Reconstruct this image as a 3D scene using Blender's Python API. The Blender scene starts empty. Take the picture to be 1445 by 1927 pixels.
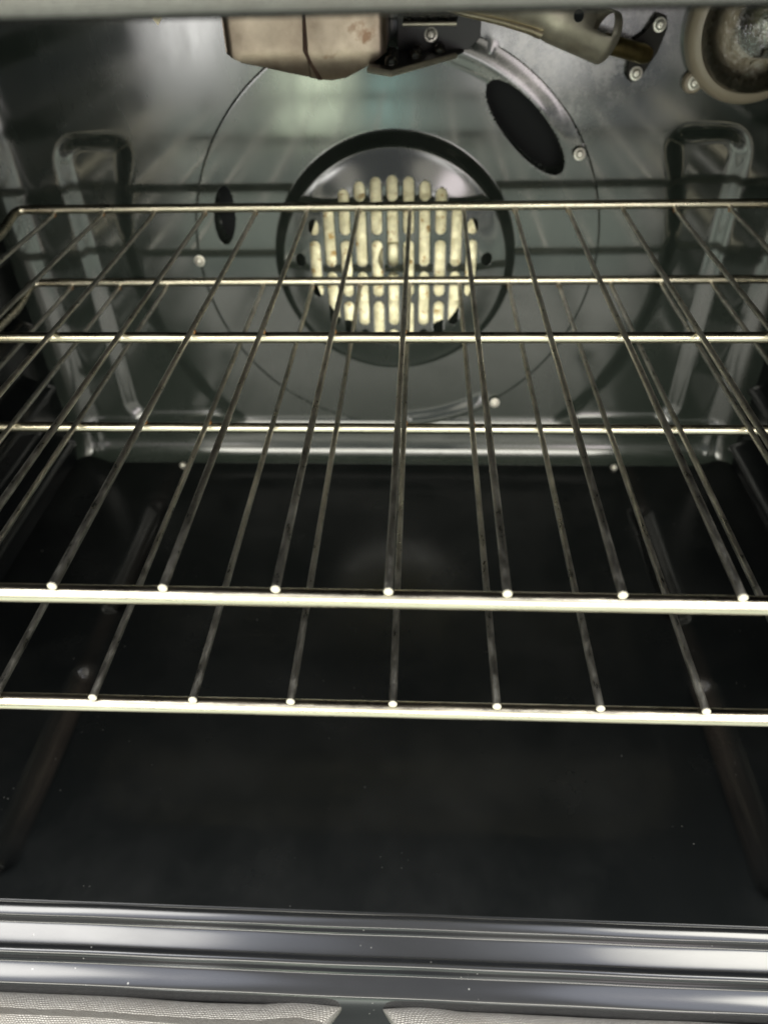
import bpy, bmesh, math, random
from mathutils import Vector, Matrix, Quaternion
R = math.radians
random.seed(7)
sc = bpy.context.scene
C = sc.collection

# ------------------------------------------------------------------ camera
cam = bpy.data.cameras.new('camera'); co = bpy.data.objects.new('camera', cam); C.objects.link(co)
right = Vector((0.9987711971742699, 0.044131108457564475, -0.022550852786143827))
up = Vector((-0.010908556371164124, 0.6396344714595649, 0.7686018125912404))
fwd = Vector((-0.048343552754972235, 0.7674113552632316, -0.6393298934979322))
m = Matrix((right, up, -fwd)).transposed().to_4x4()
m.translation = Vector((0.01011509, -0.17872444, 0.18462852))
co.matrix_world = m
cam.sensor_fit = 'VERTICAL'; cam.sensor_height = 36; cam.sensor_width = 27
cam.lens = 36 * 1384.596 / 1927
cam.clip_start = 0.01; cam.clip_end = 50
cam.dof.use_dof = True; cam.dof.focus_distance = 0.34; cam.dof.aperture_fstop = 8.5
sc.camera = co

# ------------------------------------------------------------------ the room in front of the oven: a procedural light dome
W = bpy.data.worlds.new('World'); sc.world = W; W.use_nodes = True
nt = W.node_tree; N = nt.nodes; N.clear(); L = nt.links
def nd(t, **k):
    n = N.new(t)
    for a, b in k.items(): setattr(n, a, b)
    return n
def mth(op, a, b=None, c=None):
    n = nd('ShaderNodeMath', operation=op)
    for i, v in enumerate((a, b, c)):
        if v is None: continue
        if isinstance(v, (int, float)): n.inputs[i].default_value = v
        else: L.new(v, n.inputs[i])
    return n.outputs[0]
tc = nd('ShaderNodeTexCoord'); sep = nd('ShaderNodeSeparateXYZ'); L.new(tc.outputs['Generated'], sep.inputs[0])
X, Y, Z = sep.outputs
az0 = mth('DEGREES', mth('ARCTAN2', X, mth('MULTIPLY', Y, -1.0)))
el0 = mth('DEGREES', mth('ARCSINE', Z))
wn = nd('ShaderNodeTexNoise'); wn.inputs['Scale'].default_value = 9; wn.inputs['Detail'].default_value = 3
L.new(tc.outputs['Generated'], wn.inputs['Vector'])
ws = nd('ShaderNodeSeparateColor'); L.new(wn.outputs['Color'], ws.inputs[0])
az = mth('ADD', az0, mth('MULTIPLY', mth('SUBTRACT', ws.outputs[0], .5), 4.0))
el = mth('ADD', el0, mth('MULTIPLY', mth('SUBTRACT', ws.outputs[1], .5), 2.5))
def ss(v, a, b):
    n = nd('ShaderNodeMapRange', interpolation_type='SMOOTHSTEP')
    L.new(v, n.inputs[0]); n.inputs[1].default_value = a; n.inputs[2].default_value = b
    return n.outputs[0]
def box(a0, a1, e0, e1, sa, se):
    f = mth('MULTIPLY', ss(az, a0 - sa, a0 + sa), mth('SUBTRACT', 1.0, ss(az, a1 - sa, a1 + sa)))
    g = mth('MULTIPLY', ss(el, e0 - se, e0 + se), mth('SUBTRACT', 1.0, ss(el, e1 - se, e1 + se)))
    return mth('MULTIPLY', f, g)
ramp = nd('ShaderNodeValToRGB'); L.new(mth('DIVIDE', mth('ADD', el0, 90.0), 180.0), ramp.inputs[0])
rp = ramp.color_ramp
stops = [(-90, (.10, .11, .10)), (-66, (.22, .24, .22)), (-50, (1.05, 1.10, 1.0)), (-36, (1.30, 1.46, 1.22)), (-14, (.98, 1.10, .92)), (-7, (.50, .54, .52)),
         (2, (1.35, 1.30, 1.15)), (13, (1.8, 1.7, 1.45)), (24, (2.6, 2.45, 2.1)), (40, (1.1, 1.05, .98)), (62, (.60, .60, .60)), (90, (.55, .55, .56))]
def pos(e): return (e + 90) / 180
rp.elements[0].position = 0; rp.elements[1].position = 1
for e, c in stops[1:-1]: rp.elements.new(pos(e))
for elx, (e, c) in zip(rp.elements, stops): elx.position = pos(e); elx.color = (*c, 1)
col = ramp.outputs[0]
def over(col, mask, rgb, mode='MIX'):
    n = nd('ShaderNodeMix', data_type='RGBA', blend_type=mode); n.clamp_factor = True
    L.new(mask, n.inputs[0]); L.new(col, n.inputs[6]); n.inputs[7].default_value = (*rgb, 1)
    return n.outputs[2]
mn = nd('ShaderNodeTexNoise'); mn.inputs['Scale'].default_value = 6; mn.inputs['Detail'].default_value = 4; L.new(tc.outputs['Generated'], mn.inputs['Vector'])
mv = nd('ShaderNodeMapRange'); L.new(mn.outputs['Fac'], mv.inputs[0]); mv.inputs[1].default_value = .32; mv.inputs[2].default_value = .68; mv.inputs[3].default_value = .45; mv.inputs[4].default_value = 1.45
lo = mth('SUBTRACT', 1.0, ss(el0, -4, 2))
gm = mth('ADD', mth('MULTIPLY', mv.outputs[0], lo), mth('SUBTRACT', 1.0, lo))
gx = nd('ShaderNodeVectorMath', operation='SCALE'); L.new(col, gx.inputs[0]); L.new(gm, gx.inputs['Scale']); col = gx.outputs[0]
# patches added to shape the reflections in the enamel, a dark photographer, ceiling lamps
col = over(col, box(-70, -17.8, -12, 3, 1.5, 2), (.07, .09, .10))
col = over(col, box(11.5, 60, -13.5, 1, 2.0, 2), (.33, .35, .38))
col = over(col, box(-60, 60, -15.9, -14.6, 2, .5), (.30, .34, .33))
col = over(col, box(-60, 60, -21.6, -19.9, 2, .5), (.30, .34, .33))
col = over(col, box(-17.0, -13.4, -7.8, -1, .5, 1.3), (11, 10.8, 10.4))
col = over(col, box(-10.4, -5.2, -12.2, -7.5, .5, .5), (6.0, 6.8, 5.0))
col = over(col, box(-4.0, -0.8, -11.6, -8.8, .9, .9), (1.8, 2.9, 2.6))
col = over(col, box(-12, 4.0, -7.2, 14, 1.5, 1.2), (.22, .22, .24))
col = over(col, box(11, 19, -3.5, 5, 1.5, 1.5), (6.0, 5.4, 5.4))
col = over(col, box(3.5, 10.8, -9.6, -1, 1.5, 2.0), (4.6, 4.5, 4.3))
col = over(col, box(-46, 40, 16.5, 31, 4, 2), (9.0, 8.8, 7.8))
col = over(col, box(-125, -34, 46, 80, 9, 6), (2.0, 2.1, 2.4))
col = over(col, box(30, 125, 46, 80, 9, 6), (2.1, 2.2, 2.5))
col = over(col, box(-84, -58, 48, 74, 3, 3), (11.0, 10.8, 10.4))
col = over(col, box(56, 84, 48, 74, 3, 3), (12.0, 11.7, 10.8))
back = ss(Y, -.05, .25)
col = over(col, back, (.35, .35, .36))
bg = nd('ShaderNodeBackground'); bg.inputs[1].default_value = 1.0; L.new(col, bg.inputs[0])
wo = nd('ShaderNodeOutputWorld'); L.new(bg.outputs[0], wo.inputs[0])
W.cycles.sampling_method = 'MANUAL'; W.cycles.sample_map_resolution = 1024

sc.view_settings.view_transform = 'Standard'; sc.view_settings.look = 'None'
sc.view_settings.exposure = 0; sc.view_settings.gamma = 1; sc.view_settings.use_curve_mapping = False
sc.render.engine = 'CYCLES'
sc.cycles.use_denoising = True
sc.cycles.max_bounces = 10; sc.cycles.glossy_bounces = 6; sc.cycles.transmission_bounces = 8
sc.cycles.sample_clamp_indirect = 6; sc.cycles.caustics_reflective = True

# ------------------------------------------------------------------ materials
class MT:
    def __init__(s, name):
        s.m = bpy.data.materials.new(name); s.m.use_nodes = True; s.t = s.m.node_tree
        s.p = s.t.nodes['Principled BSDF']; s.tc = s.t.nodes.new('ShaderNodeTexCoord')
    def set(s, **k):
        for a, b in k.items():
            i = s.p.inputs[a.replace('_', ' ')]
            i.default_value = (*b, 1) if isinstance(b, tuple) and len(b) == 3 else b
        return s
    def noise(s, scale, detail=4, stretch=(1, 1, 1), rough=.55, coord='Object', seed=0):
        mp = s.t.nodes.new('ShaderNodeMapping'); mp.inputs['Scale'].default_value = stretch; mp.inputs['Location'].default_value = (seed, seed * .7, 0)
        s.t.links.new(s.tc.outputs[coord], mp.inputs[0])
        n = s.t.nodes.new('ShaderNodeTexNoise'); n.inputs['Scale'].default_value = scale; n.inputs['Detail'].default_value = detail
        n.inputs['Roughness'].default_value = rough
        s.t.links.new(mp.outputs[0], n.inputs['Vector']); return n.outputs['Fac']
    def vor(s, scale, stretch=(1, 1, 1), coord='Object'):
        mp = s.t.nodes.new('ShaderNodeMapping'); mp.inputs['Scale'].default_value = stretch
        s.t.links.new(s.tc.outputs[coord], mp.inputs[0])
        n = s.t.nodes.new('ShaderNodeTexVoronoi'); n.inputs['Scale'].default_value = scale
        s.t.links.new(mp.outputs[0], n.inputs['Vector']); return n
    def rng(s, v, a, b, c, d):
        n = s.t.nodes.new('ShaderNodeMapRange'); s.t.links.new(v, n.inputs[0])
        for i, x in enumerate((a, b, c, d)): n.inputs[i + 1].default_value = x
        return n.outputs[0]
    def mul(s, a, b, op='MULTIPLY'):
        n = s.t.nodes.new('ShaderNodeMath'); n.operation = op
        for i, v in enumerate((a, b)):
            if isinstance(v, (int, float)): n.inputs[i].default_value = v
            else: s.t.links.new(v, n.inputs[i])
        return n.outputs[0]
    def mix(s, f, a, b):
        n = s.t.nodes.new('ShaderNodeMix'); n.data_type = 'RGBA'
        s.t.links.new(f, n.inputs[0])
        for i, v in ((6, a), (7, b)):
            if isinstance(v, tuple): n.inputs[i].default_value = (*v, 1)
            else: s.t.links.new(v, n.inputs[i])
        return n.outputs[2]
    def to(s, v, name): s.t.links.new(v, s.p.inputs[name.replace('_', ' ')]); return s
    def bump(s, v, strength, dist):
        n = s.t.nodes.new('ShaderNodeBump'); n.inputs['Strength'].default_value = strength; n.inputs['Distance'].default_value = dist
        s.t.links.new(v, n.inputs['Height']); s.t.links.new(n.outputs[0], s.p.inputs['Normal']); return s

def enamel(name, base=(.010, .011, .012), r0=.10, r1=.24, ior=1.8, dust=.0, stretch=(1, 1, 1), film=0.0, bumpd=.0006, stain=None, streak=False):
    e = MT(name).set(IOR=ior)
    n = e.noise(22, 5, stretch, .6)
    e.to(e.rng(n, .3, .75, r0, r1), 'Roughness')
    c = e.mix(e.rng(e.noise(14, 6, stretch, .65, seed=3), .42, .78, 0, 1), base, tuple(b + film for b in base))
    if dust:
        v = e.vor(180); sp = e.mul(e.rng(v.outputs['Distance'], .0, .10, 1, 0), e.rng(e.noise(40, 2, seed=9), .60, .68, 0, 1))
        c = e.mix(e.mul(sp, dust), c, (.55, .55, .52))
        v2 = e.vor(70); sp2 = e.mul(e.rng(v2.outputs['Distance'], .0, .05, 1, 0), e.rng(e.noise(15, 2, seed=5), .52, .6, 0, 1))
        c = e.mix(e.mul(sp2, dust), c, (.6, .6, .57))
    if stain:                                                       # chalky burnt-on residue near the burner
        for (px, py, pz), rad, amt in stain:
            g_ = e.t.nodes.new('ShaderNodeVectorMath'); g_.operation = 'DISTANCE'; e.t.links.new(e.tc.outputs['Object'], g_.inputs[0]); g_.inputs[1].default_value = (px, py, pz)
            f_ = e.mul(e.rng(g_.outputs['Value'], rad * .35, rad, 1, 0), e.rng(e.noise(75, 7, (1, 1, 1), .72, seed=12), .44, .66, 0, amt))
            c = e.mix(f_, c, (.46, .44, .42))
    if streak:                                                      # brown streaks along the pressed channels
        sx = e.t.nodes.new('ShaderNodeSeparateXYZ'); e.t.links.new(e.tc.outputs['Object'], sx.inputs[0])
        for cx in (-.229, .2065):
            w_ = e.rng(e.mul(e.mul(sx.outputs[0], cx, 'SUBTRACT'), 1, 'ABSOLUTE') if 0 else e.mul(e.mul(sx.outputs[0], cx, 'SUBTRACT'), 0, 'ABSOLUTE'), .003, .010, 1, 0)
            w_ = e.mul(w_, e.rng(e.noise(30, 5, (1, .3, 1), .6, seed=21), .35, .6, .15, .6))
            w_ = e.mul(w_, e.rng(sx.outputs[1], .005, .07, 0, 1))
            w_ = e.mul(w_, e.rng(sx.outputs[1], .135, .16, 1, .35))
            c = e.mix(w_, c, (.040, .033, .028))
    e.to(c, 'Base Color')
    e.bump(e.noise(9, 2, (1, 1, 1), .4, seed=1), .5, bumpd)
    return e.m
M = {}
STAIN = [((.105, .420, .095), .060, .75), ((.150, .420, .105), .034, .9), ((.075, .420, .100), .032, .9)]
M['wall'] = enamel('back_wall_enamel', (.029, .038, .031), .08, .19, 2.0, 0, (1, 1, .35), .02, stain=STAIN)
M['plate'] = enamel('fan_plate_enamel', (.029, .038, .031), .08, .18, 2.0, 0, (1, 1, .35), .02, .0004, stain=STAIN)
M['side'] = enamel('side_enamel', (.007, .008, .009), .14, .28, 1.6)
M['floor'] = enamel('floor_enamel', (.0058, .0068, .0072), .14, .32, 1.5, .3, (1, 1, 1), .007, streak=True)
M['sill'] = enamel('sill_enamel', (.012, .013, .015), .07, .20, 1.8, .9, (.3, 1, 1), .01, .0003)
M['black'] = MT('black_steel').set(Base_Color=(.012, .011, .010), Roughness=.30, IOR=1.4).m
M['gloss'] = MT('gloss_black_press').set(Base_Color=(.03, .028, .025), Roughness=.12, IOR=2.2, Metallic=.25).m
M['void'] = MT('shade_black').set(Base_Color=(.014, .016, .017), Roughness=.7, Specular_IOR_Level=.3).m  # dark colour standing in for the shade inside the openings

def metal(name, c1, c2, r0, r1, scale=60, stretch=(1, 1, 1), metallic=1.0, rust=None, bumps=0, top_tone=None):
    e = MT(name).set(Metallic=metallic)
    c = e.mix(e.rng(e.noise(scale, 6, stretch, .65), .35, .7, 0, 1), c1, c2)
    if rust:
        f = e.rng(e.noise(scale * 1.3, 5, (1, 1, 1), .6, seed=4), rust[1], rust[1] + .06, 0, 1); c = e.mix(f, c, rust[0])
    if top_tone:                                                     # mottled darker colour along the upper side of the rod
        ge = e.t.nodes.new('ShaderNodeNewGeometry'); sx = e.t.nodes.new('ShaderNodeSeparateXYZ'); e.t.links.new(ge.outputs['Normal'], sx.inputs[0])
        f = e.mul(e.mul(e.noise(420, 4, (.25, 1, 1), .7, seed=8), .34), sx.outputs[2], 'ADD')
        c = e.mix(e.rng(f, 1.0, 1.13, 0, .92), c, top_tone)
    e.to(c, 'Base Color'); e.to(e.rng(e.noise(scale * 2, 5, stretch, .7, seed=2), .3, .7, r0, r1), 'Roughness')
    if bumps: e.bump(e.noise(scale * 3, 4, stretch, .6), bumps, .0002)
    return e.m
M['bar'] = metal('nickel_bar', (.82, .77, .62), (.64, .58, .44), .20, .38, 90, (.15, 1, 1), rust=((.30, .17, .08), .70), top_tone=(.16, .14, .12))
M['wire'] = metal('worn_wire', (.88, .86, .80), (.40, .385, .355), .22, .48, 150, (1, .35, 1), rust=((.20, .13, .08), .73), bumps=.4)
t_ = M['wire'].node_tree; oi = t_.nodes.new('ShaderNodeObjectInfo'); va = t_.nodes.new('ShaderNodeVectorMath'); va.operation = 'SCALE'
cb = t_.nodes.new('ShaderNodeCombineXYZ')
for i in range(3): t_.links.new(oi.outputs['Random'], cb.inputs[i])
t_.links.new(cb.outputs[0], va.inputs[0]); va.inputs['Scale'].default_value = 7.3
for mp in [n for n in t_.nodes if n.type == 'MAPPING']:
    src = mp.inputs[0].links[0].from_socket; ad = t_.nodes.new('ShaderNodeVectorMath'); t_.links.new(src, ad.inputs[0]); t_.links.new(va.outputs[0], ad.inputs[1]); t_.links.new(ad.outputs[0], mp.inputs[0])
M['tip'] = MT('cut_wire_end').set(Base_Color=(.85, .82, .68), Metallic=.35, Roughness=.45).m
M['weld'] = metal('rusty_weld', (.42, .22, .08), (.25, .12, .05), .5, .7, 200, metallic=.4)
M['zinc'] = metal('zinc_screw', (.95, .93, .84), (.82, .79, .68), .34, .48, 300, metallic=.7)
M['fan'] = metal('fan_metal', (.98, .94, .68), (.52, .48, .30), .40, .56, 110, metallic=.85, rust=((.42, .28, .10), .60))
M['tint'] = metal('heat_tinted_steel', (.56, .46, .37), (.31, .23, .175), .36, .56, 24, rust=((.30, .19, .13), .60))
M['seam'] = metal('burnt_seam', (.12, .07, .05), (.07, .04, .03), .5, .7, 200, metallic=.5)
M['alu'] = metal('aluminised_steel', (.74, .69, .57), (.55, .50, .40), .42, .58, 90, (1, .4, 1), metallic=.85)
M['edge'] = metal('bright_fold', (.85, .76, .56), (.66, .56, .40), .32, .5, 150)
M['brass'] = metal('dull_brass', (.42, .33, .14), (.22, .17, .08), .30, .45, 120)
M['plate_dark'] = MT('dark_bracket').set(Base_Color=(.022, .020, .016), Roughness=.6, Specular_IOR_Level=.3).m
M['rim'] = MT('stained_glass_rim').set(Base_Color=(.46, .39, .29), Roughness=.30, IOR=1.5).m
M['refl'] = metal('lamp_well', (.78, .73, .63), (.50, .46, .39), .35, .5, 160, metallic=.25)
def glass(name, tint, bump_scale, bump_d, ior):
    e = MT(name); t = e.t; out = t.nodes['Material Output']
    tr = t.nodes.new('ShaderNodeBsdfTransparent'); tr.inputs[0].default_value = (*tint, 1)
    gl = t.nodes.new('ShaderNodeBsdfGlossy'); gl.inputs['Roughness'].default_value = .04
    fr = t.nodes.new('ShaderNodeFresnel'); fr.inputs[0].default_value = ior
    bp = t.nodes.new('ShaderNodeBump'); bp.inputs['Strength'].default_value = .8; bp.inputs['Distance'].default_value = bump_d
    t.links.new(e.noise(bump_scale, 3), bp.inputs['Height']); t.links.new(bp.outputs[0], gl.inputs['Normal']); t.links.new(bp.outputs[0], fr.inputs['Normal'])
    mx = t.nodes.new('ShaderNodeMixShader'); t.links.new(fr.outputs[0], mx.inputs[0]); t.links.new(tr.outputs[0], mx.inputs[1]); t.links.new(gl.outputs[0], mx.inputs[2])
    t.links.new(mx.outputs[0], out.inputs['Surface']); return e.m
M['glass'] = glass('lamp_glass', (.98, .97, .94), 110, .0022, 1.8)
M['bulb'] = glass('bulb_glass', (.72, .76, .72), 90, .003, 1.9)
# woven glass-fibre gasket: rows of small stitches from the tube's own UV (metres)
e = MT('woven_gasket').set(Roughness=.85)
br = e.t.nodes.new('ShaderNodeTexBrick')
wn_ = e.t.nodes.new('ShaderNodeTexNoise'); wn_.inputs['Scale'].default_value = 140; e.t.links.new(e.tc.outputs['UV'], wn_.inputs['Vector'])
wv = e.t.nodes.new('ShaderNodeVectorMath'); wv.operation = 'MULTIPLY_ADD'; e.t.links.new(wn_.outputs['Color'], wv.inputs[0]); wv.inputs[1].default_value = (.0022, .0014, 0); e.t.links.new(e.tc.outputs['UV'], wv.inputs[2])
e.t.links.new(wv.outputs[0], br.inputs['Vector'])
br.inputs['Scale'].default_value = 1.0; br.inputs['Brick Width'].default_value = .0016; br.inputs['Row Height'].default_value = .0008
br.inputs['Mortar Size'].default_value = .00022; br.inputs['Mortar Smooth'].default_value = .8; br.offset = .5
br.inputs['Color1'].default_value = (.60, .585, .555, 1); br.inputs['Color2'].default_value = (.46, .445, .42, 1); br.inputs['Mortar'].default_value = (.16, .15, .14, 1)
e.to(e.mix(e.rng(e.noise(30, 4), .5, .75, 0, .5), br.outputs['Color'], (.28, .25, .22)), 'Base Color')
e.bump(e.mul(br.outputs['Fac'], -1.0), 1.0, .0006); M['gasket'] = e.m

# ------------------------------------------------------------------ mesh helpers
def obj(name, verts, faces, mat, parent=None, smooth=True, mats=None, fm=None, uv=None, face=None):
    me = bpy.data.meshes.new(name); me.from_pydata([tuple(v) for v in verts], [], faces); me.update()
    for mm in (mats or [mat]): me.materials.append(mm)
    if fm:
        for p, i in zip(me.polygons, fm): p.material_index = i
    if smooth: me.polygons.foreach_set('use_smooth', [True] * len(me.polygons))
    if uv:
        l = me.uv_layers.new(name='UVMap')
        for p in me.polygons:
            us = [uv[vi] for vi in p.vertices]
            for li, (a, b) in zip(p.loop_indices, us): l.data[li].uv = (a, b)
    bm = bmesh.new(); bm.from_mesh(me); bmesh.ops.recalc_face_normals(bm, faces=bm.faces)
    if face:                                                        # an open sheet: say which way its front looks
        a = sum((f.normal * f.calc_area() for f in bm.faces), Vector())
        if a.dot(Vector(face)) < 0: bmesh.ops.reverse_faces(bm, faces=bm.faces)
    bm.to_mesh(me); bm.free()
    o = bpy.data.objects.new(name, me); C.objects.link(o)
    if parent: o.parent = parent
    return o
def empty(name, loc=(0, 0, 0)):
    o = bpy.data.objects.new(name, None); o.empty_display_size = .02; C.objects.link(o); o.location = loc; return o
def tag(o, label=None, cat=None, group=None, kind=None):
    for k, v in (('label', label), ('category', cat), ('group', group), ('kind', kind)):
        if v: o[k] = v
    return o
class MB:
    """collects shapes into one mesh"""
    def __init__(s): s.v = []; s.f = []; s.m = []
    def add(s, v, f, mi=0):
        b = len(s.v); s.v += [Vector(x) for x in v]; s.f += [tuple(i + b for i in q) for q in f]; s.m += [mi] * len(f); return s
    def box(s, a, b, mi=0):
        x0, y0, z0 = a; x1, y1, z1 = b
        return s.add([(x0, y0, z0), (x1, y0, z0), (x1, y1, z0), (x0, y1, z0), (x0, y0, z1), (x1, y0, z1), (x1, y1, z1), (x0, y1, z1)],
                     [(0, 3, 2, 1), (4, 5, 6, 7), (0, 1, 5, 4), (1, 2, 6, 5), (2, 3, 7, 6), (3, 0, 4, 7)], mi)
    def tube(s, pts, r, n=14, mi=0, cap=True, capmi=None, endr=.0):
        v, f, _ = sweep(pts, r, n, cap); k = len(f) - (2 if cap else 0)
        s.add(v, f[:k], mi); b = len(s.v) - len(v)
        if cap:
            for q in f[k:]: s.f.append(tuple(i + b for i in q)); s.m.append(mi if capmi is None else capmi)
        return s
    def lathe(s, prof, origin, axis, n=32, mi=0, closed=False):
        ax = Vector(axis).normalized(); a = ax.orthogonal().normalized(); b = ax.cross(a); o = Vector(origin)
        v = []; f = []
        for r, h in prof:
            for k in range(n):
                t = 2 * math.pi * k / n; v.append(o + ax * h + (a * math.cos(t) + b * math.sin(t)) * r)
        for i in range(len(prof) - 1):
            for k in range(n):
                k2 = (k + 1) % n; f.append((i * n + k, i * n + k2, (i + 1) * n + k2, (i + 1) * n + k))
        if prof[-1][0] > 1e-6: f.append(tuple((len(prof) - 1) * n + k for k in range(n)))
        if prof[0][0] > 1e-6: f.append(tuple(k for k in reversed(range(n))))
        return s.add(v, f, mi)
    def prism(s, poly, depth, mi=0):
        """poly: 3-D outline, depth: vector"""
        n = len(poly); d = Vector(depth); v = [Vector(p) for p in poly]; v += [p + d for p in v]
        f = [tuple(range(n)), tuple(reversed(range(n, 2 * n)))] + [(i, (i + 1) % n, (i + 1) % n + n, i + n) for i in range(n)]
        return s.add(v, f, mi)
    def build(s, name, mats, parent=None, smooth=True, bevel=0):
        if not isinstance(mats, (list, tuple)): mats = [mats]
        o = obj(name, s.v, s.f, None, parent, smooth, mats=mats, fm=s.m)
        if smooth: o.data.set_sharp_from_angle(angle=R(42))
        if bevel:
            b = o.modifiers.new('bevel', 'BEVEL'); b.width = bevel; b.segments = 2; b.limit_method = 'ANGLE'; b.angle_limit = R(35)
        return o
def sweep(pts, r, n=14, cap=True, ry=None):
    pts = [Vector(p) for p in pts]; v = []; f = []; uv = []
    t0 = (pts[1] - pts[0]).normalized(); nrm = Vector((0, 0, 1)) if abs(t0.z) < .9 else Vector((0, 1, 0))
    nrm = (nrm - t0 * nrm.dot(t0)).normalized(); L_ = 0
    for i, p in enumerate(pts):
        if i == 0: t = t0
        elif i == len(pts) - 1: t = (pts[i] - pts[i - 1]).normalized()
        else: t = ((pts[i + 1] - p).normalized() + (p - pts[i - 1]).normalized()).normalized()
        nrm = (nrm - t * nrm.dot(t)).normalized(); bi = t.cross(nrm)
        rr = r(i) if callable(r) else r; rb = rr if ry is None else ry
        if i: L_ += (p - pts[i - 1]).length
        for k in range(n):
            a = 2 * math.pi * k / n; v.append(p + nrm * (math.cos(a) * rr) + bi * (math.sin(a) * rb)); uv.append((L_, a * (rr + rb) / 2))
    for i in range(len(pts) - 1):
        for k in range(n):
            k2 = (k + 1) % n; f.append((i * n + k, i * n + k2, (i + 1) * n + k2, (i + 1) * n + k))
    if cap: f.append(tuple(reversed(range(n)))); f.append(tuple((len(pts) - 1) * n + k for k in range(n)))
    return v, f, uv
def fillet(path, rad, seg=6):
    path = [Vector(p) for p in path]; out = [path[0]]
    for a, b, c in zip(path, path[1:], path[2:]):
        d1 = (a - b); d2 = (c - b); rr = min(rad, d1.length * .45, d2.length * .45); p, q = b + d1.normalized() * rr, b + d2.normalized() * rr
        for k in range(seg + 1):
            t = k / seg; out.append(p * (1 - t) ** 2 + b * 2 * t * (1 - t) + q * t * t)
    out.append(path[-1]); return out
def sst(x, a, b):
    t = max(0, min(1, (x - a) / (b - a))); return t * t * (3 - 2 * t)
def screw(name, p, axis, r, parent, mat=None):
    """pan-head screw with a washer and a recess"""
    b = MB(); ax = Vector(axis)
    b.lathe([(r * 1.0, -.0006), (r * 1.05, .0002), (r * .98, .0010), (r * .72, .0012), (r * .72, .0016), (r * .62, .0026), (r * .38, .0031), (r * .2, .0031), (r * .16, .0022), (0, .0021)], p, ax, 24)
    return b.build(name, mat or M['zinc'], parent)

CX = -.0118                     # middle of the cavity
WY = .420                       # plane of the back wall
ZF = -.238                      # oven floor
XL, XR = -.3275, .3040          # side walls
ZC = .205                       # ceiling
FC = (-.0120, -.040)            # middle of the round plate on the back wall
DC = (-.0127, -.0438)           # middle of the raised cover

oven = empty('oven', (CX, .20, ZF - .10)); bpy.context.view_layer.update()
tag(oven, 'black enamel oven cavity with a round fan cover on its back wall', 'oven')
off = oven.location.copy()
def put(o):                      # keep world coordinates under the oven's empty
    o.parent = oven; o.matrix_parent_inverse = Matrix.Translation(-off); return o

# ------------------------------------------------------------------ back wall: one pressed sheet
def sd_round(x, z, cx, cz, hx, hz, r):
    dx, dz = abs(x - cx) - hx + r, abs(z - cz) - hz + r
    return math.hypot(max(dx, 0), max(dz, 0)) + min(max(dx, dz), 0) - r
def lobe_sd(x, z):
    xx = -(x - CX) if x < CX else (x - CX)     # both lobes alike
    s = min(sd_round(xx, z, .2285, -.040, .0335, .093, .022), sd_round(xx, z, .177, -.115, .085, .088, .022))
    c = .2165 - math.hypot(x - FC[0], z - FC[1])
    # smooth union of "inside circle": keep outside the ring
    k = .010; h = max(k - abs(s - c), 0) / k
    return max(s, c) + h * h * k * .25
ovals = [((.0655, .0735), (.1045, .0330), .0142), ((-.1462, .0075), (-.1500, -.0215), .0085)]
def oval_sd(x, z):
    s = 1.0
    for a, b, r in ovals:
        mx, mz = (a[0] + b[0]) / 2, (a[1] + b[1]) / 2; ux, uz = b[0] - a[0], b[1] - a[1]; l = math.hypot(ux, uz); ux /= l; uz /= l
        u = (x - mx) * ux + (z - mz) * uz; v = -(x - mx) * uz + (z - mz) * ux
        hl = l / 2 + r; k1 = math.hypot(u / hl, v / r); k2 = math.hypot(u / hl ** 2, v / r ** 2)
        s = min(s, k1 * (k1 - 1) / k2 if k2 > 1e-6 else -r)
    return s
def wall_d(x, z):
    if oval_sd(x, z) < .0035: return .022 * (1 - sst(oval_sd(x, z), .0005, .0035))
    d = .0050 * (1 - sst(lobe_sd(x, z), -.0115, .0025))             # lobes pressed back
    d -= .0035 * sst(z, -.196, -.206) * 1.0 if z < -.196 else 0      # lower roll
    d -= .0012 * math.exp(-(((x - .0555) / .0035) ** 2 + ((z - .1015) / .006) ** 2))
    return d
us = []
hw = .2855; rad = .034
n_arc = 12
prof = []
for k in range(n_arc + 1):
    a = math.pi / 2 * (1 - k / n_arc); prof.append((CX - hw - rad * math.sin(a), WY - rad + rad * math.cos(a)))
prof.insert(0, (CX - hw - rad, WY - rad - .02))
nx = 240
for k in range(1, nx): prof.append((CX - hw + 2 * hw * k / nx, WY))
for k in range(n_arc + 1):
    a = math.pi / 2 * k / n_arc; prof.append((CX + hw + rad * math.sin(a), WY - rad + rad * math.cos(a)))
prof.append((CX + hw + rad, WY - rad - .02))
zs = [(None, k / 10) for k in range(10)]
rows = []
cr = .0240
for k in range(11):                                   # cove into the floor
    a = math.pi / 2 * (1 - k / 10); rows.append((-.2140 - cr * math.sin(a), (1 - math.cos(a)) * 0 + cr * (1 - math.cos(a)) * 0, cr - cr * math.cos(math.pi / 2 - a) if 0 else cr * (1 - math.cos(math.pi / 2 * (1 - k / 10)))))
rows = [(-.2140 - cr * math.sin(math.pi / 2 * (1 - k / 10)), .6 * cr * (1 - math.cos(math.pi / 2 * (1 - k / 10)))) for k in range(11)]
nz = 190
for k in range(1, nz + 1): rows.append((-.2140 + (ZC + .2140) * k / nz, 0))
V = []; F = []
for z, fy in rows:
    for x, y in prof:
        V.append((x, y + (wall_d(x, z) if y > WY - .004 else 0) - fy, z))
w_ = len(prof)
for j in range(len(rows) - 1):
    for i in range(w_ - 1): F.append((j * w_ + i, j * w_ + i + 1, (j + 1) * w_ + i + 1, (j + 1) * w_ + i))
bw = put(obj('back_wall', V, F, M['wall'], face=(0, -1, 0))); sm = bw.modifiers.new('sheet', 'SOLIDIFY'); sm.thickness = .0012; sm.offset = -1

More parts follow.
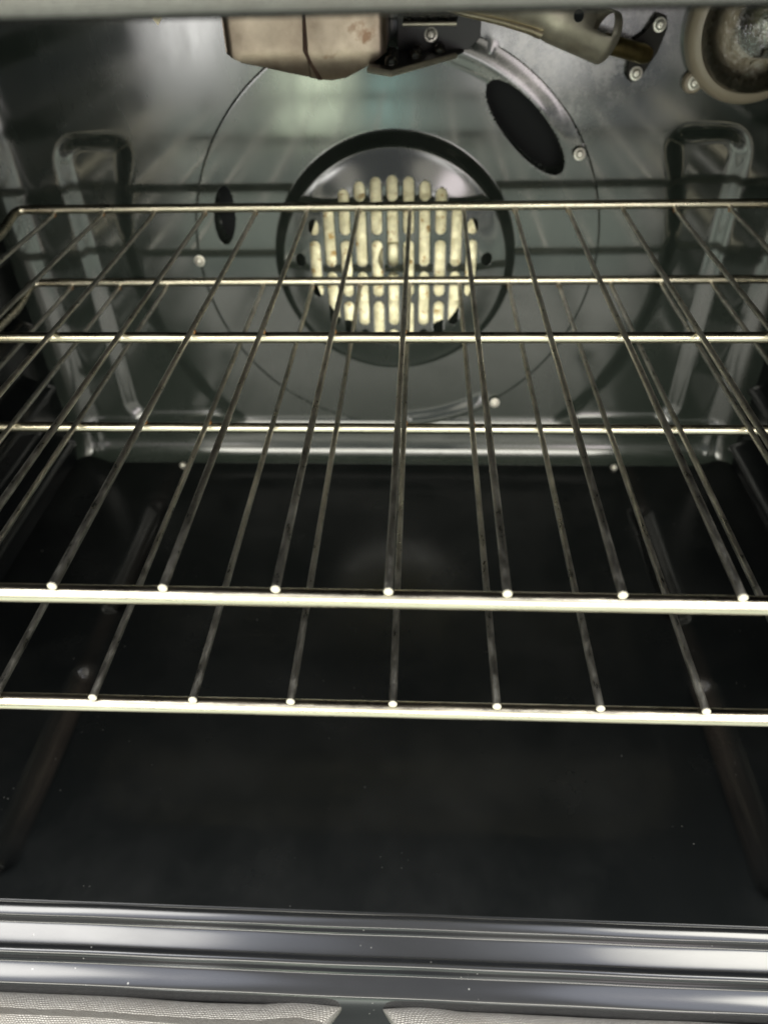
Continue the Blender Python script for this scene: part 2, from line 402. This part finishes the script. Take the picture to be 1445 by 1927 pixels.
# ------------------------------------------------------------------ side walls with pressed rack guides
def side(x, sgn):
    V = []; F = []; ny, nzz = 110, 200; y0, y1 = -.0125, WY - .012
    for j in range(nzz + 1):
        z = ZF - .004 + (ZC - ZF + .004) * j / nzz
        for i in range(ny + 1):
            y = y0 + (y1 - y0) * i / ny; d = 0
            for zc in (0.1064, 0.0507, -0.005, -0.0606, -0.1163, -0.1719):
                s = sd_round(y, z, .195, zc - .0085, .165, .0090, .0085)
                d = max(d, .0315 * (1 - sst(s, -.0085, .0012)))
            V.append((x + sgn * d, y, z))
    for j in range(nzz):
        for i in range(ny): a = j * (ny + 1) + i; F.append((a, a + 1, a + ny + 2, a + ny + 1))
    o = put(obj('side_wall', V, F, M['side'])); s = o.modifiers.new('sheet', 'SOLIDIFY'); s.thickness = .0012; s.offset = 0
    return o
side(XL, 1); side(XR, -1)
put(MB().box((XL, -.0125, ZC), (XR, WY, ZC + .002)).build('ceiling', M['side']))

# ------------------------------------------------------------------ oven floor with long pressed channels
V = []; F = []; nx, ny = 300, 210; y0, y1 = -.0128, .4065
def sd_seg(px, py, ax, ay, bx, by):
    t = max(0, min(1, ((px - ax) * (bx - ax) + (py - ay) * (by - ay)) / ((bx - ax) ** 2 + (by - ay) ** 2)))
    return math.hypot(px - ax - t * (bx - ax), py - ay - t * (by - ay))
for j in range(ny + 1):
    y = y0 + (y1 - y0) * j / ny
    for i in range(nx + 1):
        x = XL + (XR - XL) * i / nx; d = 0
        for cx in (-.229, .2065):
            for a, b in ((.333, .212), (.141, .012)):
                s = sd_seg(x, y, cx, a, cx, b); d = max(d, .0075 * (1 - sst(s, .0015, .0115)))
        s = sd_round(x, y, CX, .205, .172, .165, .03); d = max(d, .0008 * (1 - sst(s, -.010, .010)))
        V.append((x, y, ZF - d + .006 * sst(abs(x - CX), .285, .32)))
for j in range(ny):
    for i in range(nx): a = j * (nx + 1) + i; F.append((a, a + 1, a + nx + 2, a + nx + 1))
fl = put(obj('oven_floor', V, F, M['floor'], face=(0, 0, 1))); s = fl.modifiers.new('sheet', 'SOLIDIFY'); s.thickness = .0012; s.offset = -1
for x, y in ((-.222, .396), (.195, .398)): put(screw('screw', (x, y, ZF + .0008), (0, -.3, 1), .0032, None))

# ------------------------------------------------------------------ front sill: rolled profile
sp = [(-.0127, -.2386), (-0.0128, -0.238), (-0.01384, -0.2374), (-0.01821, -0.23856), (-0.01921, -0.23941), (-0.02036, -0.24342), (-0.02197, -0.24406), (-0.03057, -0.24605), (-0.03217, -0.24583), (-0.0341, -0.2461), (-0.03522, -0.24722), (-0.03662, -0.2521), (-0.03813, -0.25283), (-0.0456, -0.25484), (-0.04716, -0.25606), (-0.04797, -0.25984), (-.0487, -.275), (-.0487, -.33)]
for _ in range(3):
    q = [sp[0]]
    for a, b in zip(sp, sp[1:]): q += [(a[0] * .75 + b[0] * .25, a[1] * .75 + b[1] * .25), (a[0] * .25 + b[0] * .75, a[1] * .25 + b[1] * .75)]
    sp = q + [sp[-1]]
V = []; F = []; nx = 120
for i in range(nx + 1):
    x = -.375 + .73 * i / nx
    wob = .00012 * math.sin(x * 31) + .00008 * math.sin(x * 73 + 1)
    for y, z in sp: V.append((x, y + wob * .6, z + wob * (1 if z > -.26 else 0)))
n_ = len(sp)
for i in range(nx):
    for k in range(n_ - 1): F.append((i * n_ + k, i * n_ + k + 1, (i + 1) * n_ + k + 1, (i + 1) * n_ + k))
sl = put(obj('front_sill', V, F, M['sill'], face=(0, -1, 1))); s = sl.modifiers.new('sheet', 'SOLIDIFY'); s.thickness = .0015; s.offset = -1
# frame round the opening
ff = MB(); zt = .1674
ff.prism([(-.375, -.0130, zt + .004), (-.375, -.0130, .26), (-.375, .006, .26), (-.375, .006, zt), (-.375, -.0095, zt)], (.73, 0, 0))
ff.box((-.375, -.0132, -.2455), (XL - .003, .005, zt - .0005)).box((XR + .003, -.0132, -.2455), (.355, .005, zt - .0005))
put(ff.build('front_frame', M['sill'], bevel=.002))

# ------------------------------------------------------------------ door gasket: woven tube round the opening, open at the bottom middle
gy = -.0570
path = [(-.0385, gy, -.2675), (-.06, gy, -.2680), (-.20, gy, -.2672), (-.3500, gy, -.2672), (-.358, -.019, -.24), (-.358, -.0190, .1774), (.338, -.0190, .1774), (.338, -.019, -.24), (.331, gy, -.2672), (.19, gy, -.2672), (.03, gy, -.2680), (.0040, gy, -.2675)]
gp = []
fp = fillet(path, .03, 8)
for a, b in zip(fp, fp[1:]):
    n = max(1, int((b - a).length / .004))
    gp += [a.lerp(b, k / n) for k in range(n)]
gp.append(fp[-1])
gv, gf, guv = sweep(gp, .0062, 20, True, ry=.0090)
ng = 20
for i in range(len(gp)):
    for k in range(ng):
        p = gv[i * ng + k]
        for xe, sg in ((-.0385, 1), (.0040, -1)):
            d = abs(p.x - xe)
            if p.z < -.25 and d < .03:
                w = (1 - d / .03); p.x += sg * w * (.95 * (p.y - gy) + .002)
                p.z += .0012 * math.sin(math.pi * w) ; p.y += .0012 * math.sin(math.pi * w)
        if p.z < -.25: p.z += .0006 * math.sin(i * .23) * math.sin(i * .071 + 1) + random.uniform(-.00012, .00012); p.y += .0006 * math.sin(i * .17 + 2) * math.sin(i * .05)
put(obj('door_gasket', gv, gf, M['gasket'], uv=guv))['label'] = 'pale woven fibre door gasket with a gap at bottom middle'

# ------------------------------------------------------------------ convection plate and domed fan cover, one pressing with slots
slots = []
pitch = .0124
for c in range(-6, 7):
    x = -.0132 + c * pitch; g0 = .0062 if c % 2 == 0 else -.0190
    lim = math.sqrt(max(0, .0690 ** 2 - (c * pitch * .94) ** 2)) if abs(c) < 6 else .010
    for k in range(-4, 5):
        za = max(g0 + k * .0504 + .0020, -.0420 - lim); zb = min(g0 + (k + 1) * .0504 - .0020, -.0420 + lim)
        if zb - za > .0085: slots.append((x, za + .0041, zb - .0041))
def hole_sd(x, z):
    s = 1.0
    if math.hypot(x - FC[0], z - FC[1]) < .09:
        for hx, a, b in slots:
            if abs(x - hx) < .007: s = min(s, sd_seg(x, z, hx, a, hx, b) - .0041)
    else:
        s = min(s, oval_sd(x, z))
    return s
PR = .1635
TABS = [(.1253, .0367), (.0786, -.1767), (-.1749, -.0431), (.014, .1165), (-.1562, -.1367 + .01)]
def outer_sd(x, z):
    s = math.hypot(x - FC[0], z - FC[1]) - PR
    return s
def cover_y(x, z):
    r = math.hypot(x - FC[0], z - FC[1])
    th = math.degrees(math.atan2(z - FC[1], x - FC[0]))
    y = WY - .0007; rd = math.hypot(x - DC[0], z - DC[1])
    sec = sst(th, 30, 46) * (1 - sst(th, 72, 80))                   # a rolled lip on the upper right of the rim
    y -= sec * .0012 * sst(r, .140, .150)
    y += sec * .0017 * sst(r, .1490, .1630)
    lowr = sst(th, -92, -84) * (1 - sst(th, -64, -56))              # small lip added to make a pale highlight under the fan
    y -= lowr * .0034 * sst(r, .1480, .1600)
    y += .0004 * sst(r, .1622, .1635)
    y -= .0135 * (1 - sst(rd, .0890, .0980)) + .0042 * (1 - sst(rd, .060, .092))
    return y
G = .0009; half = PR + .004; n = int(2 * half / G)
V = []; idx = {}; F = []
def sd_all(x, z): return max(outer_sd(x, z), -hole_sd(x, z))
grid = {}
for j in range(n + 1):
    for i in range(n + 1):
        x, z = FC[0] - half + i * G, FC[1] - half + j * G
        s = sd_all(x, z)
        if s < G * .75:
            if abs(s) < G * .75:                                    # pull onto the outline
                e_ = 1e-5
                for _ in range(2):
                    gx = (sd_all(x + e_, z) - sd_all(x - e_, z)) / (2 * e_); gz = (sd_all(x, z + e_) - sd_all(x, z - e_)) / (2 * e_); gl = math.hypot(gx, gz) or 1
                    s = sd_all(x, z); x -= s * gx / gl ** 2; z -= s * gz / gl ** 2
            grid[i, j] = len(V); V.append((x, cover_y(x, z), z))
for j in range(n):
    for i in range(n):
        q = [(i, j), (i + 1, j), (i + 1, j + 1), (i, j + 1)]
        if all(p in grid for p in q):
            vs = [grid[p] for p in q]; cx = sum(V[v][0] for v in vs) / 4; cz = sum(V[v][2] for v in vs) / 4
            if sd_all(cx, cz) < G * .12: F.append(tuple(vs))
        elif sum(p in grid for p in q) == 3:
            vs = [grid[p] for p in q if p in grid]; cx = sum(V[v][0] for v in vs) / 3; cz = sum(V[v][2] for v in vs) / 3
            if sd_all(cx, cz) < G * .12: F.append(tuple(vs))
used = sorted({v for f in F for v in f}); re = {v: k for k, v in enumerate(used)}
fcov = put(obj('fan_cover', [V[v] for v in used], [tuple(re[v] for v in f) for f in F], M['plate'], face=(0, -1, 0)))
fcov['label'] = 'round domed fan cover with rows of upright slots'
s = fcov.modifiers.new('sheet', 'SOLIDIFY'); s.thickness = .0005; s.offset = -1
def sub(o, parent):              # a sub-part built in world coordinates
    o.parent = parent; return o
for x, z in ((.1253, .0367), (.0786, -.1767)):
    sub(screw('screw', (x, WY - .0045, z), (0, -1, .15), .0042, None), fcov)
for x, z in ((-.1749, -.0431),): sub(screw('screw', (x, WY - .0010, z), (0, -1, .15), .0044, None), fcov)
# dark plates painting the shade in the oval openings, fan behind the slots
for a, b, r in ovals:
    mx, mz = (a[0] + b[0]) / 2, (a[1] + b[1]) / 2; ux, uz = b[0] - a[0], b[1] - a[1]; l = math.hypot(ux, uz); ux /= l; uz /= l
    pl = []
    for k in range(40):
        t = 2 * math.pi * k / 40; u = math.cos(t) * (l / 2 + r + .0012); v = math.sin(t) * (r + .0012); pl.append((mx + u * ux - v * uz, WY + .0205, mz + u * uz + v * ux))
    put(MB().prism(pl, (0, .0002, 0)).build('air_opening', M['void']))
V = []; F = []; nx = 40; cols = []
fr = .0690; per = .0172
zl = []
z = -fr
while z < fr - 1e-6:
    z2 = min(z + per, fr); zl += [(z, 0.0), (z2, (z2 - z) * math.tan(R(22)))]; z = z2  # slats invented and tilted up to reflect room light through the slots
for z, dy in zl:
    hwid = math.sqrt(max(fr * fr - min(abs(z), fr * .995) ** 2, 0))
    for i in range(nx + 1): V.append((-hwid + 2 * hwid * i / nx, dy, z))
for j in range(len(zl) - 1):
    for i in range(nx): a = j * (nx + 1) + i; F.append((a, a + 1, a + nx + 2, a + nx + 1))
fan = put(obj('fan_wheel', V, F, M['fan'], smooth=False, face=(0, -1, 0))); fan.location = (DC[0], WY - .0120, DC[1] + .0050)
fan['label'] = 'cream metal fan seen through the slots'
hb = MB().lathe([(.013, 0), (.013, .004), (.009, .0065), (0, .0065)], (0, .004, 0), (0, -1, 0), 32).build('hub', M['fan']); sub(hb, fan)

# ------------------------------------------------------------------ heat-tinted burner shield hanging from the ceiling
by = .360
outline_l = [(-.1150, .2045), (-.1156, .1120), (-.1075, .1072), (-.0779, .1001), (-.0580, .0955), (-.0650, .1130), (-.0632, .2045)]
outline_r = [(-.0632, .2045), (-.0650, .1130), (-.0580, .0955), (-.0500, .0950), (-.0404, .0965), (-.0231, .1050), (-.0138, .1112), (-.0140, .2045)]
def shield_half(pts, dy):
    """front sheet: flat above the fold, raked back below it"""
    b = MB(); n = len(pts)
    def P(x, z, back=0): return (x, by + dy + back + (.55 * max(0, .1115 - z)), z)
    cen = [(p[0], p[1]) for p in pts]
    lo = [p for p in cen if p[1] < .1125]; 
    v = [P(x, z) for x, z in cen] + [P(x, z, .0012) for x, z in cen]
    f = [tuple(range(n)), tuple(reversed(range(n, 2 * n)))] + [(i, (i + 1) % n, (i + 1) % n + n, i + n) for i in range(n)]
    return b.add(v, f)
import itertools
def grid_sheet(x0, x1, zbot, xoff, dy, nx=30, nz=40):
    """sheet with a shaped lower edge zbot(x); rolls under along a soft fold"""
    V = []; F = []
    for j in range(nz + 1):
        for i in range(nx + 1):
            x = x0 + (x1 - x0) * i / nx; zb = zbot(x); z = zb + (.2045 - zb) * (j / nz) ** 1.8
            xs = x + xoff(z) * ((i / nx) if xoff(0) >= 0 else (1 - i / nx))
            back = .5 * (max(0, .1135 - z) ** 2) / .02 + .10 * max(0, .1115 - z)
            ed = .0035 * (sst(x, x0 + .004, x0) if dy == 0 else sst(x, x1 - .004, x1))
            V.append((xs, by + dy + back + ed, z))
    for j in range(nz):
        for i in range(nx): a = j * (nx + 1) + i; F.append((a, a + 1, a + nx + 2, a + nx + 1))
    return V, F
def interp(tab, x):
    for (a, b), (c, d) in zip(tab, tab[1:]):
        if x <= c: t = max(0, (x - a) / (c - a)); return b + (d - b) * t
    return tab[-1][1]
tabz = [(-.1158, .1115), (-.1075, .1072), (-.0779, .1001), (-.0590, .0957), (-.0500, .0948), (-.0404, .0965), (-.0231, .1050), (-.0138, .1110)]
V, F = grid_sheet(-.1158, -.0610, lambda x: interp(tabz, x), lambda z: 0, 0)
shl = put(obj('burner_shield', V, F, M['tint'], face=(0, -1, 0))); shl['label'] = 'brown heat-tinted steel shield with a burnt seam'
s = shl.modifiers.new('sheet', 'SOLIDIFY'); s.thickness = .0012; s.offset = -1
V, F = grid_sheet(-.0640, -.0138, lambda x: interp(tabz, x), lambda z: 0, -.0016)
o2 = sub(obj('overlap_sheet', V, F, M['tint'], face=(0, -1, 0)), shl); s = o2.modifiers.new('sheet', 'SOLIDIFY'); s.thickness = .0012; s.offset = -1
b = MB()
def shy(z): return by + .5 * (max(0, .1135 - z) ** 2) / .02 + .10 * max(0, .1115 - z)
sx = [(-.0632, .150, .0018), (-.0640, .125, .0020), (-.0645, .1130, .0026), (-.0620, .106, .0020), (-.0585, .099, .0026), (-.0572, .0953, .0030)]
V = []; F = []
for x, z, w in sx: V += [(x - w * .6, shy(z) - .0022, z), (x + w * .4, shy(z) - .0024, z), (x + w * .4, shy(z) - .0004, z), (x - w * .6, shy(z) - .0004, z)]
for i in range(len(sx) - 1):
    for k in range(4): F.append((i * 4 + k, i * 4 + (k + 1) % 4, i * 4 + 4 + (k + 1) % 4, i * 4 + 4 + k))
sub(obj('seam', V, F, M['seam']), shl)
for xa in (-.0150, -.1158): sub(MB().box((xa, by + .003, .1125), (xa + .0012, by + .045, ZC)).build('shield_side', M['tint']), shl)
b = MB().prism([(-.108, by + .012, .1080), (-.085, by + .016, .1030), (-.092, by + .016, .1012), (-.109, by + .012, .1050)], (0, .004, 0)); sub(b.build('lower_lip', M['black']), shl)
# small bright clip left of the shield
b = MB().prism([(-.1415, .300, ZC), (-.1415, .300, .1402), (-.1365, .298, .1345), (-.1325, .300, .1400), (-.1325, .300, ZC)], (0, .0012, 0)); put(b.build('ceiling_clip', M['edge']))

# ------------------------------------------------------------------ black louvred bracket beside the shield
b = MB()
b.prism([(-.0085, .4090, ZC), (-.0085, .4090, .1050), (.040, .4090, .1050), (.0475, .4090, .112), (.0475, .4090, ZC)], (0, .0014, 0))
brk = put(b.build('burner_bracket', M['black'], bevel=.0004)); brk['label'] = 'black louvred sheet bracket with a flanged lower shelf'
def shelf(name, pts, z, dz):
    b = MB(); b.prism([(x, y, z) for x, y in pts], (0, 0, -dz)); o = sub(b.build(name, M['black'], smooth=False, bevel=.0008), brk)
    return o
shelf('shelf', [(-.030, .4085), (-.024, .345), (-.0100, .331), (.0300, .392), (.0370, .4085)], .1055, .0022)
shelf('shelf', [(-.0045, .4085), (-.0040, .380), (.0300, .378), (.0320, .4085)], .1245, .0018)
e_ = MB().tube([(-.0242, .3445, .1042), (-.0100, .3302, .1042), (.0302, .3915, .1042)], .0018, 10); sub(e_.build('rolled_edge', M['alu']), brk)
e_ = MB().tube([(-.0040, .3795, .1236), (.0300, .3775, .1236)], .0013, 10); sub(e_.build('rolled_edge', M['alu']), brk)
for i, (x, y) in enumerate(((-.0115, .388), (.0045, .393), (.0200, .398), (-.0110, .371), (.0040, .378), (-.0105, .355))):
    lv = MB().lathe([(.0046, 0), (.0043, .0020), (.0030, .0042), (.0014, .0048), (0, .0048)], (x, y, .1055), (0, 0, 1), 20); o = sub(lv.build('louvre', M['gloss']), brk)
for x in (.000, .0110, .0215):
    lv = MB().lathe([(.0034, 0), (.0030, .001), (0, .0021)], (x, .392, .1245), (0, 0, 1), 16); sub(lv.build('louvre', M['gloss']), brk)
sub(screw('screw', (.0142, .4085, .1142), (0, -1, .2), .0044, None), brk)

# ------------------------------------------------------------------ broil burner tube, brass orifice and its holder
pa, pb = Vector((.014, .352, .1580)), Vector((.1275, .392, .1125)); ax = (pb - pa).normalized()
side_v = ax.cross(Vector((0, -1, 0))).normalized(); upv = side_v if side_v.z > 0 else -side_v; frv = upv.cross(ax); frv = frv if frv.y < 0 else -frv
def P(t, a, r): c = pa.lerp(pb, t); return c + (upv * math.sin(a) + frv * math.cos(a)) * r
V = []; F = []; n = 40; T = [0, .15, .3, .45, .55, .62, .66, .70, .78, .84, .90, .955, 1.0]
for t in T:
    r = .0215 - .0085 * sst(t, .0, .62) + .0025 * sst(t, .62, .68)
    for k in range(n): V.append(P(t, 2 * math.pi * k / n, r))
for i in range(len(T) - 1):
    for k in range(n):
        k2 = (k + 1) % n; a = math.degrees(2 * math.pi * (k + .5) / n)
        if T[i] in (.84, .90) and 12 < a < 74: continue                   # air opening cut into the sleeve
        if T[i] == .70 and 20 < a < 44 and False: continue
        F.append((i * n + k, i * n + k2, (i + 1) * n + k2, (i + 1) * n + k))
vt = put(obj('broil_burner', V, F, M['alu'])); vt['label'] = 'dull silver venturi tube of the broil burner'
s = vt.modifiers.new('sheet', 'SOLIDIFY'); s.thickness = .0010; s.offset = -1
vt.data.set_sharp_from_angle(angle=R(40))
# folded bright seam along its lower front
sm_ = MB(); Va = [P(t, R(-58), .0222 - .0085 * sst(t, 0, .62)) for t in (.0, .2, .4, .55, .62)]
sm_.tube(Va, lambda i: .0015 + .0004 * i, 10); sub(sm_.build('folded_seam', M['edge']), vt)
# round hole in the sleeve, its unlit bore painted as a flat dark disc
c = P(.74, R(20), .0153); nv = (upv * math.sin(R(24)) + frv * math.cos(R(24)))
h = MB().lathe([(.0036, -.0015), (.0036, .0003), (0, .0004)], c, nv, 24); sub(h.build('sight_hole', M['void']), vt)
oa, ob = Vector((.1255, .3935, .1100)), Vector((.1560, .4040, .1015)); d = (ob - oa).normalized()
orf = MB().tube([oa - d * .012, oa, oa + d * .002, oa + d * .002, ob, ob + d * .005], lambda i: (.0030, .0030, .0032, .0058, .0058, .0045)[i], 24)
put(orf.build('gas_orifice', M['brass']))['label'] = 'dull brass gas orifice pointing into the tube'
hx = MB().tube([oa + d * .0005, oa + d * .0055], .0066, 6)
hp = MB(); hp.prism([(.1640, WY - .006, .1235), (.1700, WY - .006, .1215), (.1720, WY - .006, .1145), (.1685, WY - .006, .1010), (.1640, WY - .006, .0930), (.1590, WY - .006, .0845), (.1535, WY - .006, .0830), (.1500, WY - .006, .0870), (.1495, WY - .006, .0960), (.1470, WY - .006, .1060), (.1570, WY - .006, .1120)], (0, .003, 0))
hold = put(hp.build('orifice_holder', M['plate_dark'], bevel=.0006))
sub(screw('screw', (.1662, WY - .0062, .1165), (0, -1, .1), .0043, None), hold)
sub(screw('screw', (.1560, WY - .0062, .0884), (0, -1, .1), .0043, None), hold)

# ------------------------------------------------------------------ oven lamp
lc = Vector((.2312, WY, .1150)); ly = (0, -1, 0)
b = MB().lathe([(.0462, .0), (.0462, .009), (.0450, .0125), (.0420, .0148), (.0388, .0150), (.0372, .0130), (.0366, .0090)], lc, ly, 72)
for a in (R(224), R(44), R(134), R(-46)):
    ex = lc + Vector((math.cos(a) * .0475, 0, math.sin(a) * .0475)); b.lathe([(.0070, 0.0005), (.0070, .0045), (.0060, .0058), (0, .0060)], ex, ly, 28)
lamp = put(b.build('oven_lamp', M['rim'])); lamp['label'] = 'round oven lamp with tan stained rim and clear bulb, not lit'
rv = []; rf = []; n = 180; pr = [(.0372, .0125), (.0352, .0112), (.0330, .0094), (.0300, .0068), (.0270, .0046), (.0240, .0028), (.0215, .0016)]
for r, h_ in pr:
    for k in range(n):
        t = 2 * math.pi * k / n; rr = r; hh = h_ + (.0013 if k % 4 < 2 and .022 < r < .037 else 0); rv.append(lc + Vector((rr * math.cos(t), -hh, rr * math.sin(t))))
for i in range(len(pr) - 1):
    for k in range(n): k2 = (k + 1) % n; rf.append((i * n + k, i * n + k2, (i + 1) * n + k2, (i + 1) * n + k))
rf.append(tuple((len(pr) - 1) * n + k for k in range(n)))
sub(obj('ribbed_well', rv, rf, M['refl']), lamp)
bb = MB().lathe([(.0175, .0018), (.0196, .008), (.0200, .014), (.0188, .0205), (.0150, .0260), (.0090, .0295), (.0, .0307)], lc + Vector((.004, 0, .002)), ly, 48)
sub(bb.build('bulb', M['bulb']), lamp)
gl = MB().lathe([(.0384, .0150), (.0380, .0190), (.0360, .0265), (.0300, .0345), (.0200, .0395), (.0090, .0415), (0, .0418)], lc, ly, 64)
fil = MB().lathe([(.0060, .0016), (.0060, .0090), (.0035, .0110), (.0030, .0180), (0, .0185)], lc + Vector((.004, 0, .002)), ly, 20); sub(fil.build('bulb_stem', M['zinc']), lamp)
sub(gl.build('glass_cover', M['glass']), lamp)
sub(screw('screw', (lc.x + math.cos(R(224)) * .0475, WY - .0062, lc.z + math.sin(R(224)) * .0475), (0, -1, .1), .0044, None), lamp)

# ------------------------------------------------------------------ racks
def rack(label, loc, yaw, xl, xr, xs, ym, yb):
    root = empty('oven_rack', loc); root.rotation_euler.z = yaw
    tag(root, label, 'oven rack', 'wire racks in the oven')
    rb = .0034; rw = .00158
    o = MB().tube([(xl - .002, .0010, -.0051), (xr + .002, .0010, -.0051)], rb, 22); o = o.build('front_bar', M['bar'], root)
    p = fillet([(xl, .0048, -.0051), (xl, yb - .03, -.0045), (xl, yb + .0035, .0030), (xr, yb + .0035, .0030), (xr, yb - .03, -.0045), (xr, .0048, -.0051)], .009, 8)
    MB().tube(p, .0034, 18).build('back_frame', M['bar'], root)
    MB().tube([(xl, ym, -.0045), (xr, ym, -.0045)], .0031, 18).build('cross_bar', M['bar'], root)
    w0 = None
    for x in xs:
        if w0 is None:
            b = MB(); pts = [(0, 0, 0), (0, .05, 0), (0, .2, 0), (0, yb - .03, 0), (0, yb - .006, .0004), (0, yb + .0010, .0016)]
            b.tube(pts, rw, 14, 0, True, 0)
            w0 = b.build('wire', [M['wire'], M['tip']], root)
            for pl in w0.data.polygons:
                if pl.center.y < .0004 and len(pl.vertices) > 6: pl.material_index = 1
            w = w0
        else:
            w = w0.copy(); C.objects.link(w); w.parent = root
        w.location = (x + random.uniform(-.0006, .0006), 0, random.uniform(-.0002, .0002))
        # wire end, in a pale colour, with its weld
        if x == xs[0]:
            e0 = MB().lathe([(.0016, -.0002), (.00175, .0002), (.0016, .0006), (.0010, .0008), (0, .0008)], (0, 0, 0), (0, -1, 0), 18).build('wire_end', M['tip'], w)
            wd = MB().lathe([(.0004, -.0018), (.0022, -.0008), (.0023, .0006), (.0005, .0014)], (0.0008, ym + .001, -.0017), (1, .2, 0), 12).build('weld', M['weld'], w)
            wd2 = MB().lathe([(.0003, -.0016), (.0020, -.0006), (.0020, .0006), (.0004, .0014)], (0, yb - .0022, .0004), (0, 1, .2), 12).build('weld', M['weld'], w)
            first = (e0, wd, wd2)
        else:
            for k, s_ in enumerate(first):
                if k and random.random() < .45: continue
                c = s_.copy(); C.objects.link(c); c.parent = w
    return root
a0 = -0.0012436
XS = [i * .04 for i in range(-7, 7)]
rack('upper wire oven rack, nearest the top with larger wires in front', (0, 0, 0), a0, -.3110, .2900, XS, .2016, .404)
rack('lower wire oven rack, seen through and below the upper rack', (.00085, -.00579, -.05693), -a0, -.3150, .2900, XS, .2016, .404)

# final size and place of the oven round the racks
oven.scale = (1.024,) * 3; oven.location = (-0.01233, 0.20909, -0.35054)
